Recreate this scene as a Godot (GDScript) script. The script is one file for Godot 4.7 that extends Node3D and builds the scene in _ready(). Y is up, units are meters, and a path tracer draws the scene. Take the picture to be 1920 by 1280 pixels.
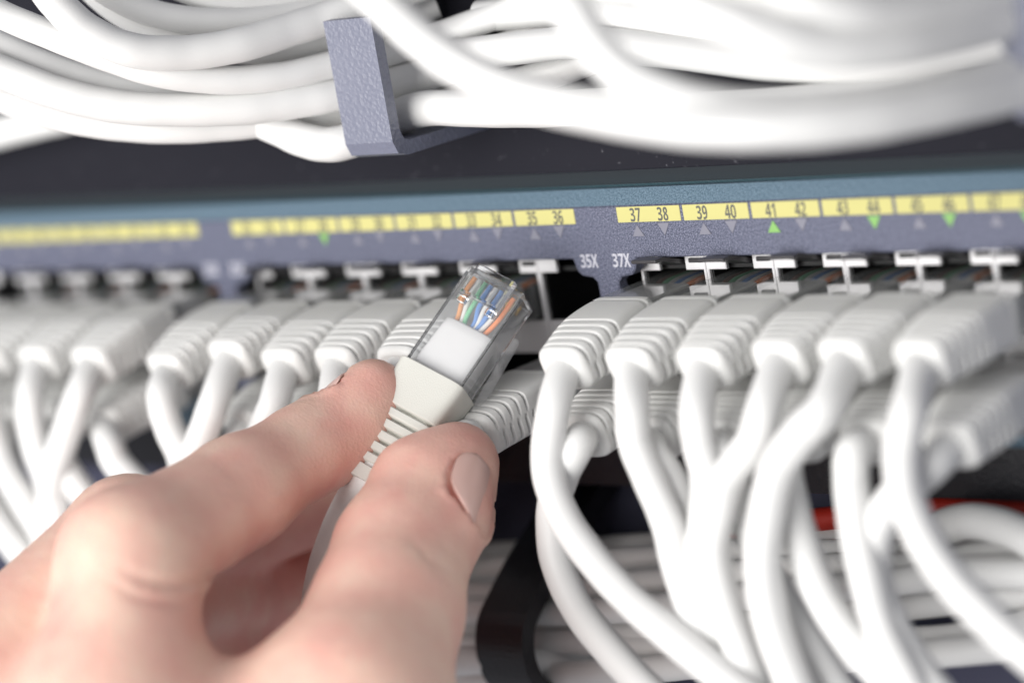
extends Node3D
# Lengths in the builders below are millimetres; every mesh is scaled to metres when it is committed.
const MM := 0.001
const PITCH := 13.97

# collects closed pieces, turns each one outward and smooths it
class Shape:
	var v := PackedVector3Array()
	var n := PackedVector3Array()
	var t := PackedInt32Array()
	var c := PackedColorArray()

	func piece(pv: PackedVector3Array, pt: PackedInt32Array, flat := false, turn := true) -> void:
		if turn:
			var vol := 0.0
			var o := pv[0]
			for i in range(0, pt.size(), 3):
				vol += (pv[pt[i]] - o).dot((pv[pt[i + 1]] - o).cross(pv[pt[i + 2]] - o))
			if vol < 0.0:
				for i in range(0, pt.size(), 3):
					var k := pt[i + 1]
					pt[i + 1] = pt[i + 2]
					pt[i + 2] = k
		var base := v.size()
		if flat:
			for i in range(0, pt.size(), 3):
				var a := pv[pt[i]]
				var b := pv[pt[i + 1]]
				var d := pv[pt[i + 2]]
				var m := (b - a).cross(d - a).normalized()
				for q in [a, b, d]:
					t.append(v.size())
					v.append(q)
					n.append(m)
			return
		var pn := PackedVector3Array()
		pn.resize(pv.size())
		for i in range(0, pt.size(), 3):
			var a := pv[pt[i]]
			var m := (pv[pt[i + 1]] - a).cross(pv[pt[i + 2]] - a)
			for q in 3:
				pn[pt[i + q]] += m
		for i in pv.size():
			v.append(pv[i])
			n.append(pn[i].normalized())
		for i in pt:
			t.append(i + base)

	# rings of equal length joined in order; caps are flat and sharp
	func loft(rings: Array, cap_a := true, cap_b := true) -> void:
		var pv := PackedVector3Array()
		var pt := PackedInt32Array()
		var m: int = rings[0].size()
		for r in rings:
			pv.append_array(r)
		for i in rings.size() - 1:
			for j in m:
				var a := i * m + j
				var b := i * m + (j + 1) % m
				pt.append_array(PackedInt32Array([a, b, a + m, b, b + m, a + m]))
		for e in 2:
			if (cap_a if e == 0 else cap_b):
				var r: PackedVector3Array = rings[0] if e == 0 else rings[rings.size() - 1]
				var s := pv.size()
				var mid := Vector3.ZERO
				for q in r:
					mid += q
					pv.append(q)
				pv.append(mid / m)
				for j in m:
					var k := (j + 1) % m
					pt.append_array(PackedInt32Array([s + m, s + k, s + j] if e == 0 else [s + m, s + j, s + k]))
		piece(pv, pt)

	func tube(path: PackedVector3Array, r: float, seg := 14, r_end := -1.0) -> void:
		var rings := []
		var up := Vector3(0.31, 0.2, 0.93)
		for i in path.size():
			var d := (path[mini(i + 1, path.size() - 1)] - path[maxi(i - 1, 0)]).normalized()
			var a := (up - d * up.dot(d)).normalized()
			up = a
			var b := d.cross(a)
			# jackets are never perfectly even
			var rr := r * (1.0 + 0.008 * sin(i * 0.9 + path[0].x) + 0.007 * sin(i * 0.37 + path[0].y))
			var ring := PackedVector3Array()
			for j in seg:
				var w := TAU * j / seg
				ring.append(path[i] + (a * cos(w) + b * sin(w)) * rr)
			rings.append(ring)
		loft(rings)

	# box with rounded edges
	func rbox(at: Vector3, size: Vector3, r: float, basis := Basis.IDENTITY, steps := 2) -> void:
		var h := size / 2.0
		r = minf(r, minf(h.x, minf(h.y, h.z)) * 0.98)
		var rows := [PackedFloat32Array(), PackedFloat32Array(), PackedFloat32Array()]
		for k in 3:
			for s in steps + 1:
				rows[k].append(-h[k] + r * float(s) / steps)
			for s in steps + 1:
				rows[k].append(h[k] - r + r * float(s) / steps)
		var m: int = rows[0].size()
		var pv := PackedVector3Array()
		var pt := PackedInt32Array()
		for face in 6:
			var ax := face % 3
			var sg := -1.0 if face < 3 else 1.0
			var b1 := (ax + 1) % 3
			var b2 := (ax + 2) % 3
			var s0 := pv.size()
			for i in m:
				for j in m:
					var p := Vector3.ZERO
					p[ax] = sg * h[ax]
					p[b1] = rows[b1][i]
					p[b2] = rows[b2][j]
					var inner := p.clamp(-(h - Vector3(r, r, r)), h - Vector3(r, r, r))
					var q := inner + (p - inner).normalized() * r
					pv.append(at + basis * q)
			for i in m - 1:
				for j in m - 1:
					var a: int = s0 + i * m + j
					if sg > 0:
						pt.append_array(PackedInt32Array([a, a + m, a + 1, a + m, a + m + 1, a + 1]))
					else:
						pt.append_array(PackedInt32Array([a, a + 1, a + m, a + m, a + 1, a + m + 1]))
		# weld so that the faces shade as one rounded solid
		var seen := {}
		var wv := PackedVector3Array()
		var remap := PackedInt32Array()
		for q in pv:
			var key := Vector3i((q * 2000.0).round())
			if not seen.has(key):
				seen[key] = wv.size()
				wv.append(q)
			remap.append(seen[key])
		var wt := PackedInt32Array()
		for i in range(0, pt.size(), 3):
			var a := remap[pt[i]]
			var b := remap[pt[i + 1]]
			var d := remap[pt[i + 2]]
			if a != b and b != d and a != d:
				wt.append_array(PackedInt32Array([a, b, d]))
		piece(wv, wt)

	# a polygon in x, y pushed from z0 to z1, its far rim chamfered by bev
	func prism(poly: PackedVector2Array, z0: float, z1: float, tr := Transform3D.IDENTITY, bev := 0.0) -> void:
		var pts := poly
		var m := pts.size()
		var inset := PackedVector2Array()
		var area := 0.0
		for i in m:
			area += pts[i].cross(pts[(i + 1) % m])
		for i in m:
			var e0 := (pts[i] - pts[(i + m - 1) % m]).normalized()
			var e1 := (pts[(i + 1) % m] - pts[i]).normalized()
			var n0 := Vector2(-e0.y, e0.x) * signf(area)
			var n1 := Vector2(-e1.y, e1.x) * signf(area)
			inset.append(pts[i] + (n0 + n1) / maxf(1.0 + n0.dot(n1), 0.3) * bev)
		var levels := [[pts, z0], [pts, z1 - bev * signf(z1 - z0)], [inset, z1]] if bev > 0.0 else [[pts, z0], [pts, z1]]
		var pv := PackedVector3Array()
		var pt := PackedInt32Array()
		for l in levels:
			for q in l[0]:
				pv.append(tr * Vector3(q.x, q.y, l[1]))
		for i in levels.size() - 1:
			for j in m:
				var a := i * m + j
				var b := i * m + (j + 1) % m
				pt.append_array(PackedInt32Array([a, b, a + m, b, b + m, a + m]))
		var tri := Geometry2D.triangulate_polygon(pts)
		var last := (levels.size() - 1) * m
		var ccw := 1.0
		if tri.size() >= 3:
			ccw = (pts[tri[1]] - pts[tri[0]]).cross(pts[tri[2]] - pts[tri[0]]) * area
		for i in range(0, tri.size(), 3):
			var x := tri[i]
			var y := tri[i + 1] if ccw > 0 else tri[i + 2]
			var z := tri[i + 2] if ccw > 0 else tri[i + 1]
			pt.append_array(PackedInt32Array([last + x, last + y, last + z, x, z, y]))
		piece(pv, pt, true)

	func mesh() -> ArrayMesh:
		var arr := []
		arr.resize(Mesh.ARRAY_MAX)
		var sv := PackedVector3Array()
		sv.resize(v.size())
		for i in v.size():
			sv[i] = v[i] * 0.001
		var st := PackedInt32Array()
		st.resize(t.size())
		for i in range(0, t.size(), 3):
			st[i] = t[i]
			st[i + 1] = t[i + 2]
			st[i + 2] = t[i + 1]
		arr[Mesh.ARRAY_VERTEX] = sv
		arr[Mesh.ARRAY_NORMAL] = n
		arr[Mesh.ARRAY_INDEX] = st
		if c.size() == v.size() and c.size() > 0:
			arr[Mesh.ARRAY_COLOR] = c
		var am := ArrayMesh.new()
		am.add_surface_from_arrays(Mesh.PRIMITIVE_TRIANGLES, arr)
		return am


var taken := {}

func numbered(called: String) -> String:
	var k: int = taken.get(called, 0)
	taken[called] = k + 1
	return called if k == 0 else "%s_%03d" % [called, k]


func put(called: String, s, mat: Material, parent: Node = self, at := Vector3.ZERO) -> MeshInstance3D:
	var o := MeshInstance3D.new()
	o.mesh = s.mesh() if s is Shape else s
	o.material_override = mat
	o.position = at * MM
	if parent == self:
		o.name = numbered(called)
		add_child(o)
	else:
		var k := 0
		var nm := called
		while parent.has_node(NodePath(nm)):
			k += 1
			nm = "%s_%03d" % [called, k]
		o.name = nm
		parent.add_child(o)
	return o


func thing(called: String, label: String, category: String, at := Vector3.ZERO, group := "") -> Node3D:
	var o := Node3D.new()
	o.name = numbered(called)
	add_child(o)
	o.position = at * MM
	tag(o, label, category, group)
	return o


func tag(o: Node, label: String, category: String, group := "", kind := "") -> void:
	if label:
		o.set_meta("label", label)
	if category:
		o.set_meta("category", category)
	if group:
		o.set_meta("group", group)
	if kind:
		o.set_meta("kind", kind)


# a smooth path through the given points
func smooth(p: Array, per := 9) -> PackedVector3Array:
	var out := PackedVector3Array()
	for i in p.size() - 1:
		var a: Vector3 = p[maxi(i - 1, 0)]
		var b: Vector3 = p[i]
		var c: Vector3 = p[i + 1]
		var d: Vector3 = p[mini(i + 2, p.size() - 1)]
		for s in per:
			out.append(b.cubic_interpolate(c, a, d, float(s) / per))
	out.append(p[p.size() - 1])
	return out


var M := {}

func mat(called: String, lin: Color, rough: float, metal := 0.0) -> StandardMaterial3D:
	var m := StandardMaterial3D.new()
	m.resource_name = called
	m.albedo_color = lin.linear_to_srgb()
	m.roughness = rough
	m.metallic = metal
	M[called] = m
	return m


func noise_tex(freq: float, kind: int, sd: int, size := 256, ramp: Gradient = null, octaves := 4) -> NoiseTexture2D:
	var f := FastNoiseLite.new()
	f.noise_type = kind
	f.frequency = freq
	f.seed = sd
	f.fractal_octaves = octaves
	var tx := NoiseTexture2D.new()
	tx.width = size
	tx.height = size
	tx.seamless = true
	tx.noise = f
	if ramp:
		tx.color_ramp = ramp
	return tx


func two_tone(a: Color, b: Color, from := 0.0, to := 1.0) -> Gradient:
	var g := Gradient.new()
	g.offsets = PackedFloat32Array([from, to])
	g.colors = PackedColorArray([a.linear_to_srgb(), b.linear_to_srgb()])
	return g


func grain(m: StandardMaterial3D, repeat_mm: float, height_mm: float, tx: Texture2D) -> void:
	m.uv1_triplanar = true
	var k := 1000.0 / repeat_mm
	m.uv1_scale = Vector3(k, k, k)
	m.heightmap_enabled = true
	m.heightmap_texture = tx
	m.heightmap_scale = height_mm * 0.1


func materials() -> void:
	var fine := noise_tex(0.06, FastNoiseLite.TYPE_SIMPLEX_SMOOTH, 3)
	var pebble := noise_tex(0.035, FastNoiseLite.TYPE_CELLULAR, 5, 256, null, 2)
	var speck := noise_tex(0.2, FastNoiseLite.TYPE_SIMPLEX, 9, 160, null, 2)
	var dust := noise_tex(0.2, FastNoiseLite.TYPE_VALUE, 4, 512, two_tone(Color(0.017, 0.017, 0.024), Color(0.16, 0.16, 0.17), 0.84, 0.97), 2)

	var m := mat("white_pvc", Color(0.76, 0.76, 0.75), 0.45)
	grain(m, 9.0, 0.02, fine)
	m = mat("boot_plastic", Color(0.71, 0.71, 0.695), 0.45)
	grain(m, 5.0, 0.02, fine)
	m = mat("held_boot_plastic", Color(0.66, 0.66, 0.61), 0.5)
	grain(m, 5.0, 0.03, fine)
	m = mat("bezel_paint", Color.WHITE, 0.55)
	m.metallic_specular = 0.35
	m.albedo_texture = noise_tex(0.23, FastNoiseLite.TYPE_SIMPLEX, 12, 160, two_tone(Color(0.06, 0.066, 0.10), Color(0.21, 0.22, 0.30), 0.25, 0.8), 2)
	grain(m, 14.0, 0.09, speck)
	m = mat("bezel_edge_paint", Color.WHITE, 0.45)
	m.metallic_specular = 0.4
	m.albedo_texture = noise_tex(0.23, FastNoiseLite.TYPE_SIMPLEX, 13, 160, two_tone(Color(0.075, 0.125, 0.17), Color(0.215, 0.30, 0.375), 0.25, 0.8), 2)
	grain(m, 14.0, 0.1, speck)
	m = mat("teal_cover", Color(0.010, 0.045, 0.06), 0.5, 0.2)
	grain(m, 10.0, 0.05, fine)
	m = mat("ring_painted_sheen", Color(0.145, 0.155, 0.215), 0.42)  # black paint; the sheen on its front is put into this blue grey
	m.metallic_specular = 0.8
	grain(m, 8.0, 0.1, pebble)
	m = mat("black_ring_paint", Color(0.013, 0.013, 0.017), 0.3, 0.1)
	grain(m, 7.5, 0.06, pebble)
	m = mat("dark_panel", Color.WHITE, 0.8)
	m.metallic_specular = 0.25
	m.albedo_texture = dust
	m.uv1_triplanar = true
	m.uv1_scale = Vector3(14, 14, 14)
	m = mat("slate_panel", Color(0.06, 0.062, 0.095), 0.75)
	m.metallic_specular = 0.25
	m = mat("jack_metal", Color(0.86, 0.85, 0.86), 0.4, 0.35)
	m = mat("jack_plastic", Color(0.008, 0.008, 0.009), 0.5)
	m = mat("label_yellow", Color(0.56, 0.525, 0.22), 0.7)
	m.metallic_specular = 0.2
	m = mat("label_ink", Color(0.10, 0.10, 0.085), 0.6)
	m = mat("marking_white", Color(0.5, 0.5, 0.56), 0.6)
	m = mat("unlit_lamp", Color(0.19, 0.19, 0.235), 0.5)
	m = mat("green_led_lamp", Color(0.2, 0.40, 0.11), 0.5)
	m.emission_enabled = true
	m.emission = Color(0.25, 0.75, 0.08)
	m.emission_energy_multiplier = 0.03
	m = mat("clear_plastic", Color(0.30, 0.31, 0.31, 0.35), 0.04)
	m.transparency = BaseMaterial3D.TRANSPARENCY_ALPHA
	m = mat("clear_held", Color(0.95, 0.96, 0.97, 0.0), 0.03)
	m.refraction_enabled = true
	m.refraction_scale = 0.05
	m.transparency = BaseMaterial3D.TRANSPARENCY_ALPHA
	m = mat("clear_shell", Color(0.9, 0.91, 0.93, 0.13), 0.03)
	m.transparency = BaseMaterial3D.TRANSPARENCY_ALPHA
	m = mat("sleeve_plastic", Color(0.76, 0.76, 0.76), 0.5)
	m = mat("smoke_plastic", Color(0.04, 0.038, 0.042), 0.3)
	m = mat("wire_orange", Color(0.85, 0.27, 0.09), 0.4)
	m = mat("wire_amber", Color(0.78, 0.36, 0.15), 0.4)
	m = mat("wire_green", Color(0.22, 0.58, 0.33), 0.4)
	m = mat("wire_blue", Color(0.14, 0.30, 0.66), 0.4)
	m = mat("wire_white", Color(0.75, 0.75, 0.72), 0.4)
	m = mat("wire_brown", Color(0.2, 0.07, 0.04), 0.4)
	m = mat("contact_gold", Color(0.75, 0.5, 0.18), 0.25, 1.0)
	m = mat("red_plastic", Color(0.38, 0.02, 0.01), 0.5)
	m = mat("shaded_jacket_end", Color(0.6, 0.6, 0.58), 0.45)  # white jacket inside the row plugs, greyed to carry the shade there
	m = mat("cable_print", Color(0.05, 0.05, 0.06), 0.7)
	m = mat("skin", Color.WHITE, 0.46)
	m.vertex_color_use_as_albedo = true
	m.subsurf_scatter_enabled = true
	m.subsurf_scatter_strength = 0.1
	grain(m, 7.0, 0.08, noise_tex(0.05, FastNoiseLite.TYPE_CELLULAR, 21, 256, null, 3))
	m = mat("nail", Color(0.80, 0.51, 0.44), 0.36)
	m.clearcoat_enabled = true
	m.clearcoat = 0.4
	m.clearcoat_roughness = 0.15
	m.subsurf_scatter_enabled = true
	m.subsurf_scatter_strength = 0.1


# ---------------------------------------------------------------- the switch
func column_x(k: int) -> float:
	return 7.2 + (k + 0.62 * floorf(k / 6.0)) * PITCH


func label_x(k: int) -> float:
	return 0.4 + (k + 0.62 * floorf(k / 6.0)) * PITCH


func poly(p: Array) -> PackedVector2Array:
	var out := PackedVector2Array()
	for i in range(0, p.size(), 2):
		out.append(Vector2(p[i], p[i + 1]))
	return out


func text(called: String, words: String, at: Vector3, height: float, m: Material, parent: Node, squeeze := 0.72, font := "Droid Sans") -> void:
	var tm := TextMesh.new()
	var f := SystemFont.new()
	f.font_names = PackedStringArray([font])
	f.font_weight = 700
	tm.font = f
	tm.text = words
	tm.font_size = 32
	tm.depth = 0.02
	tm.pixel_size = height * MM / 23.0
	tm.curve_step = 1.0
	var o := put(called, tm, m, parent, at)
	o.scale = Vector3(squeeze, 1, 0.002)


func build_switch() -> void:
	var sw := thing("network_switch", "blue grey rack switch with yellow numbered strips above two rows of sockets", "network switch")
	var s := Shape.new()
	# front plate: the top strip with a stem between each group of sockets
	var p := [-262.0, 40.6, 176.0, 40.6, 176.0, 6.0, 90.0, 6.0, 90.0, 28.2, 87.0, 29.4, 86.4, 31.6]
	for g in [0, -1, -2]:
		var x: float = -4.1 + g * 6.62 * PITCH
		p.append_array([x + 6.9, 31.7, x + 6.3, 29.6, x + 5.4, 28.8, x + 3.2, 28.5, x + 2.3, 27.6, x + 2.3, 6.0])
		p.append_array([x - 2.3, 6.0, x - 2.3, 27.6, x - 3.2, 28.5, x - 5.4, 28.8, x - 6.3, 29.6, x - 6.9, 31.7])
	p.append_array([-262.0, 31.7])
	s.prism(poly(p), -2.2, 0.0, Transform3D.IDENTITY, 0.25)
	put("front_plate", s, M.bezel_paint, sw)
	s = Shape.new()
	var side := Transform3D(Basis(Vector3(0, 0, 1), Vector3(0, 1, 0), Vector3(-1, 0, 0)), Vector3(-262, 0, 0))
	s.prism(poly([-0.02, 40.65, -2.2, 43.1, -6.0, 43.1, -6.0, 40.65]), 0.0, -438.0, side)
	put("top_edge", s, M.bezel_edge_paint, sw)
	s = Shape.new()
	s.prism(poly([-3.4, 43.5, -3.4, 43.12, -150.0, 43.12, -150.0, 43.5]), 0.0, -438.0, side)
	put("top_cover", s, M.teal_cover, sw)
	s = Shape.new()
	s.prism(poly([0.0, 5.95, 0.0, 1.6, -2.0, 0.0, -150.0, 0.0, -150.0, 1.5, -3.0, 1.5, -3.0, 5.95]), 0.0, -438.0, side)
	put("bottom_edge", s, M.bezel_edge_paint, sw)
	s = Shape.new()
	s.rbox(Vector3(-43, 22.3, -84), Vector3(436, 41, 128), 0.5)
	put("housing", s, M.jack_plastic, sw)
	# one metal faced socket column for each pair of numbers
	var face := Shape.new()
	var half := [-6.95, 2.2, -6.95, 31.9, -2.75, 31.9, -2.75, 28.6, -6.4, 28.6, -6.4, 20.2, 0.0, 20.2, 0.0, 14.4, -6.4, 14.4, -6.4, 6.2, -3.3, 6.2, -3.3, 3.6, 0.0, 3.6, 0.0, 2.2]
	face.prism(poly(half), -4.4, -3.7, Transform3D.IDENTITY, 0.12)
	var other := half.duplicate()
	for i in range(0, other.size(), 2):
		other[i] = -other[i]
	face.prism(poly(other), -4.4, -3.7, Transform3D.IDENTITY, 0.12)
	var face_mesh := face.mesh()
	var hole := Shape.new()
	for r in [[24.3, 9.4], [10.3, 9.4]]:
		for sd in [-1.0, 1.0]:
			hole.rbox(Vector3(sd * 6.5, r[0], -11.5), Vector3(0.8, r[1], 14.0), 0.1)
		hole.rbox(Vector3(0, r[0] - 4.6, -11.5), Vector3(12.0, 0.8, 14.0), 0.1)
		hole.rbox(Vector3(0, r[0] + 4.6, -11.9), Vector3(12.0, 0.8, 13.2), 0.1)
	var hole_mesh := hole.mesh()
	var tab := Shape.new()
	tab.rbox(Vector3(5.2, 30.3, -3.6), Vector3(2.6, 0.75, 0.8), 0.12)
	var tab_mesh := tab.mesh()
	for k in range(-16, 6):
		var f := put("socket_face", face_mesh, M.jack_metal, sw, Vector3(column_x(k), 0, 0))
		put("socket_cavity", hole_mesh, M.jack_plastic, f)
		put("light_pipe", tab_mesh, M.smoke_plastic, f)
	# yellow strips, numbers and the little arrow lamps
	var strip := Shape.new()
	strip.prism(poly([0, 37.75, 13.35, 37.75, 13.35, 40.35, 0, 40.35]), 0.002, 0.1, Transform3D.IDENTITY, 0.04)
	var strip_mesh := strip.mesh()
	var up := Shape.new()
	up.prism(poly([-1.25, 35.35, 1.25, 35.35, 0.0, 37.3]), 0.002, 0.12, Transform3D.IDENTITY, 0.03)
	var up_mesh := up.mesh()
	var down := Shape.new()
	down.prism(poly([-1.25, 37.5, 0.0, 35.4, 1.25, 37.5]), 0.002, 0.12, Transform3D.IDENTITY, 0.03)
	var down_mesh := down.mesh()
	for k in range(-16, 6):
		var x := label_x(k)
		var st := put("label_strip", strip_mesh, M.label_yellow, sw, Vector3(x, 0, 0))
		var number := 37 + 2 * k
		if number > 0:
			text("printed_number", str(number), Vector3(3.9, 38.95, 0.105), 1.5, M.label_ink, st, 0.66)
			text("printed_number", str(number + 1), Vector3(9.7, 38.95, 0.105), 1.5, M.label_ink, st, 0.66)
		var lit_up: bool = number in [41]
		var lit_down: bool = number in [27, 43, 45, 47]
		put("green_lamp" if lit_up else "arrow_lamp", up_mesh, M.green_led_lamp if lit_up else M.unlit_lamp, sw, Vector3(x + 3.9, 0, 0))
		put("green_lamp" if lit_down else "arrow_lamp", down_mesh, M.green_led_lamp if lit_down else M.unlit_lamp, sw, Vector3(x + 9.5, 0, 0))
	for g in [0, -1, -2]:
		var x: float = -4.1 + g * 6.62 * PITCH
		text("printed_mark", str(35 + 12 * g) + "X", Vector3(x - 3.3, 31.3, 0.004), 0.82, M.marking_white, sw, 0.7)
		text("printed_mark", str(37 + 12 * g) + "X", Vector3(x + 3.7, 31.3, 0.004), 0.82, M.marking_white, sw, 0.7)


# ---------------------------------------------------------------- plugs and patch cables
# one ring of a boot: a rounded box section with optional grooves
func boot_ring(mid: Vector3, right: Vector3, up: Vector3, w: float, h: float, pw: float, top: float, low: float) -> PackedVector3Array:
	var ring := PackedVector3Array()
	for j in 44:
		var a := TAU * j / 44
		var cs := cos(a)
		var sn := sin(a)
		var r := 1.0 / pow(pow(absf(cs), pw) + pow(absf(sn), pw), 1.0 / pw)
		var x := cs * r * w
		var y := sn * r * h
		# ribs wrap over the top and upper sides; a second set sits low on the sides
		var cut := 0.0
		if sn > 0.12:
			cut = top * smoothstep(0.16, 0.4, sn)
		elif sn < -0.02 and sn > -0.75:
			cut = low * smoothstep(-0.02, -0.12, sn) * smoothstep(-0.75, -0.6, sn)
		var q := Vector2(x, y)
		q -= q.normalized() * cut
		ring.append(mid + right * q.x + up * q.y)
	return ring


func boot_shape(droop: float, length: float) -> Shape:
	var s := Shape.new()
	var rings := []
	var steps := 120
	for i in steps + 1:
		var u := float(i) / steps
		var z := 9.3 + length * u
		var e := pow(u, 1.7)
		var mid := Vector3(0, -droop * e - 0.4, z)
		var slope := atan(droop * 1.7 * pow(u, 0.7) / length)
		var up := Vector3(0, cos(slope), sin(slope))
		var w := lerpf(6.05, 4.75, smoothstep(0.4, 1.0, u))
		var h := lerpf(4.0, 4.05, u)
		var pw := lerpf(8.0, 3.4, smoothstep(0.35, 1.0, u))
		var top := 0.0
		var low := 0.0
		if u > 0.45 and u < 0.93:
			var q := fposmod((u - 0.45) / 0.48 * 5.0, 1.0)
			top = 0.6 * smoothstep(0.62, 0.71, q) * (1.0 - smoothstep(0.84, 0.93, q))
			q = fposmod((u - 0.45) / 0.48 * 5.0 + 0.5, 1.0)
			low = 0.8 * smoothstep(0.55, 0.62, q) * (1.0 - smoothstep(0.84, 0.92, q))
		elif u > 0.09 and u < 0.13:
			top = 0.15
		var f := 1.0
		if u < 0.03:
			f = lerpf(0.93, 1.0, sqrt(u / 0.03))
		if u > 0.93:
			f = sqrt(maxf(0.0, 1.0 - pow((u - 0.93) / 0.075, 2.0))) * 0.42 + 0.58
		rings.append(boot_ring(mid, Vector3.RIGHT, up, w * f, h * f, pw, top, low))
	s.loft(rings)
	return s


var plug_parts := {}

func plug_meshes() -> void:
	var s := Shape.new()
	s.prism(poly([-5.85, -12.0, 5.85, -12.0, 5.85, 10.8, -5.85, 10.8]), -3.3, 3.3, Transform3D(Basis(Vector3(1, 0, 0), Vector3(0, 0, 1), Vector3(0, -1, 0)), Vector3.ZERO).rotated_local(Vector3(1, 0, 0), 0.0), 0.35)
	plug_parts.plug_body = [s.mesh(), M.clear_plastic]
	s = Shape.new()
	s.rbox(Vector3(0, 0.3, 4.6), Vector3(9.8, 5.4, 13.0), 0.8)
	plug_parts.inner_sleeve = [s.mesh(), M.shaded_jacket_end]
	s = Shape.new()
	var side := Transform3D(Basis(Vector3(0, 0, 1), Vector3(0, 1, 0), Vector3(-1, 0, 0)), Vector3(-2.3, 0, 0))
	s.prism(poly([-11.5, 3.35, -10.6, 3.35, 1.6, 7.4, 2.1, 7.5, 2.1, 8.0, 1.2, 8.0, -11.5, 4.1]), 0.0, -4.6, side)
	plug_parts.latch = [s.mesh(), M.smoke_plastic]
	s = Shape.new()
	s.rbox(Vector3(0, 7.75, 2.8), Vector3(5.2, 0.6, 1.5), 0.15)
	plug_parts.latch_end = [s.mesh(), M.smoke_plastic]
	var names := ["wire_brown", "wire_green", "wire_white", "wire_blue", "wire_white", "wire_orange"]
	for i in names.size():
		s = Shape.new()
		var x := -3.6 + i * 1.44
		s.tube(smooth([Vector3(x, 2.5, -11.0), Vector3(x, 2.5, -5.0), Vector3(x * 0.8, 1.8, -1.6)], 4), 0.52, 8)
		plug_parts["wire" if i == 0 else "wire_%03d" % i] = [s.mesh(), M[names[i]]]
	for v in 3:
		plug_parts["boot%d" % v] = boot_shape([3.9, 2.9, 4.9][v], [18.2, 17.2, 18.7][v]).mesh()


# a plug in a socket with its boot; the jacket runs on through the points given
func patch_cable(k: int, lower: bool, variant: int, label: String, group: String, points: Array, lean := 0.0, jacket := 2.75, drop := 0.0) -> void:
	var at := Vector3(column_x(k), (10.9 if lower else 24.0) + drop, 0)
	var t := thing("patch_cable", label, "network cable", at, group)
	var turn := Basis(Vector3.UP, deg_to_rad(lean))
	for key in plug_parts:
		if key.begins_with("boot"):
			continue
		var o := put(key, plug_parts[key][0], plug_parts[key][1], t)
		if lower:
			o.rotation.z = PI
	var b := put("boot", plug_parts["boot%d" % variant], M.boot_plastic, t)
	b.basis = turn
	var droop: float = [3.9, 2.9, 4.9][variant]
	var length: float = [18.2, 17.2, 18.7][variant]
	var slope := atan(droop * 1.7 / length)
	var tip := turn * Vector3(0, -droop - 0.4, 9.3 + length)
	var way := turn * Vector3(0, -sin(slope), cos(slope))
	var p := [tip - way * 5.0, tip - way * 1.0]
	for q in points:
		p.append(q - at)
	var s := Shape.new()
	s.tube(smooth(p), jacket, 18)
	put("jacket", s, M.white_pvc, t)


func loose_cable(called: String, label: String, group: String, points: Array, r: float, m: Material, r_end := -1.0) -> MeshInstance3D:
	var s := Shape.new()
	s.tube(smooth(points, 10), r, 20, r_end)
	var o := put(called, s, m)
	tag(o, label, "network cable", group)
	return o


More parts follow.
